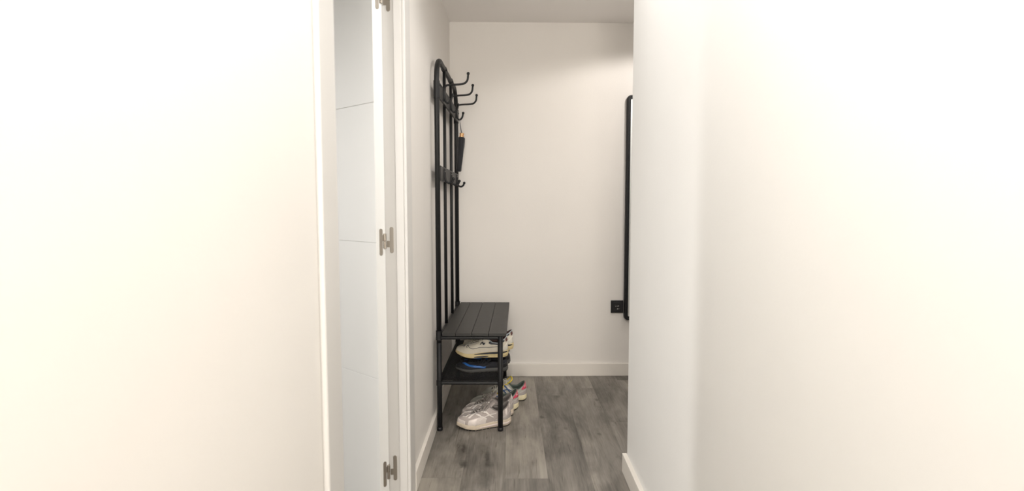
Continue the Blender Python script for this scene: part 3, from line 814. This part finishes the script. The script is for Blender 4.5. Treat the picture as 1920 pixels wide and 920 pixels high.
def court(loc, rz, label, flip, tilt=(0, 0)):
    sh = Shoe(0.272, 0.092, dict(heel_t=.030, mid_t=.026, toe_t=.018, spring=.016, heelup=.002, hc=.102, hs=.074, hf=.100, toeh=.056, flare=.0035, lugs=0), flip)
    c = dict(upper=S_['nb_lea'], lining=S_['brown_lin'], tongue=S_['nb_lea'], laces=S_['nb_lea'], midsole=S_['nb_sole'], outsole=S_['nb_sole'])
    t = build_shoe('sneaker', sh, c, loc, rz, label, 'off-white sneakers on the shoe shelf', tilt)
    def P(n, bms, m):
        for bm_ in bms: link(n, bm_, m, t, smooth=True)
    P('collar_panel', [sh.patch(.16, .46, lambda a: .72, lambda a: .93, .0016, 20, 4), sh.patch(-.46, -.16, .72, .93, .0016, 20, 4)], S_['navy'])
    P('collar_piping', [sh.seam([(-.52, .985), (-.3, .985), (0, .985), (.3, .985), (.52, .985)], .0026, .003)], S_['ice'])
    P('stitched_line', [sh.seam([(.74, .62), (.68, .40), (.62, .30), (.50, .33), (.36, .46), (.24, .56)], .0011), sh.seam([(-.74, .62), (-.68, .40), (-.62, .30), (-.50, .33), (-.36, .46)], .0011), sh.seam([(.80, .70), (.79, .55), (.77, .45)], .0013), sh.seam([(.745, .66), (.74, .5), (.72, .42)], .0013)], S_['navy'])
    P('emblem', [sh.patch(.500, .518, .48, lambda a: .66 - .02 * a, .0024, 3, 6), sh.patch(.545, .563, .48, lambda a: .68 - .02 * a, .0024, 3, 6), sh.patch(.512, .552, lambda a: .49 + .10 * a, lambda a: .59 + .09 * a, .0026, 6, 3)], S_['navy'])
    P('sole_stripe', [_band(sh, .10, .60, .62, .98, .0052), _band(sh, -.60, -.10, .62, .98, .0052)], S_['navy'])
    P('arch_notch', [_band(sh, .42, .60, .0, .30, .0055)], S_['navy'])
    P('heel_tab', [sh.patch(-.12, .12, .60, 1.0, .0024, 14, 6)], S_['maroon'])
    P('eyestay', [sh.patch(.55, .84, .78, .965, .0016, 24, 3), sh.patch(-.84, -.55, .78, .965, .0016, 24, 3), sh.patch(.05, .30, 0, lambda a: .5 - .3 * a, .0016, 12, 5)], S_['wht_lea'])
    return t, sh

def blackshoe(loc, rz, label, flip, st=None, L=.27, blue=True, group='black shoes on the shoe shelf'):
    d = dict(heel_t=.022, mid_t=.020, toe_t=.016, spring=.008, heelup=.001, hc=.062, hs=.050, hf=.050, toeh=.042, flare=.003); d.update(st or {})
    sh = Shoe(L, 0.092, d, flip)
    c = dict(upper=S_['blk_fab'], lining=S_['blk_fab'], tongue=S_['blk_fab'], laces=S_['blk_fab'], midsole=S_['drk_sole'], outsole=S_['blk_rub'])
    t = build_shoe('black_shoe', sh, c, loc, rz, label, group)
    def P(n, bms, m):
        for bm_ in bms: link(n, bm_, m, t, smooth=True)
    P('toe_guard', [sh.patch(.80, 1.20, 0, lambda a: .28, .0016, 26, 5)], S_['blk_lea'])
    P('heel_counter', [sh.patch(-.28, .28, 0, lambda a: .50, .0018, 26, 6)], S_['blk_lea'])
    if blue:
        P('side_stripe', [sh.patch(.46, .86, lambda a: .10 + .52 * a, lambda a: .34 + .50 * a - .1 * a * a, .0022, 26, 4), sh.patch(-.80, -.46, lambda a: .56 - .46 * a, lambda a: .74 - .46 * a, .0022, 20, 4)], S_['vivid_blue'])
    return t

FR = PI   # toes point to the left wall
silver((0.002, 2.530, 0), FR + R(15), 'silver running shoe nearest the rack leg on the floor', 1)
silver((0.016, 2.632, 0), FR + R(13), 'silver running shoe behind the front one, half hidden by it', -1)
pinkheel((0.045, 2.722, 0), FR + R(8), 'pink-heeled running shoe directly behind the silver pair', 1)
pinkheel((0.093, 2.850, 0), FR + R(10), 'farthest running shoe, pink heel, sticking out beyond the rack', -1)
blackshoe((-0.012, 2.615, ZS), FR + R(3), 'black shoe with bright blue stripe under the nearer off-white sneaker', 1)
blackshoe((0.000, 2.735, ZS), FR + R(1), 'black shoe under the farther off-white sneaker', -1)
court((-0.010, 2.618, ZS + 0.077), FR + R(2), 'off-white sneaker with dark emblem lying on top of the black shoe', 1)
t, sh = court((0.018, 2.742, ZS + 0.077), FR - R(2), 'off-white sneaker with maroon heel tab behind the emblem one', -1)
t = blackshoe((-0.002, 2.95, ZS), FR + R(2), 'taller plain black shoe behind the off-white sneakers on the shelf', 1,
          dict(hc=.112, hs=.085, hf=.106, toeh=.056, heel_t=.026), .262, False, None)
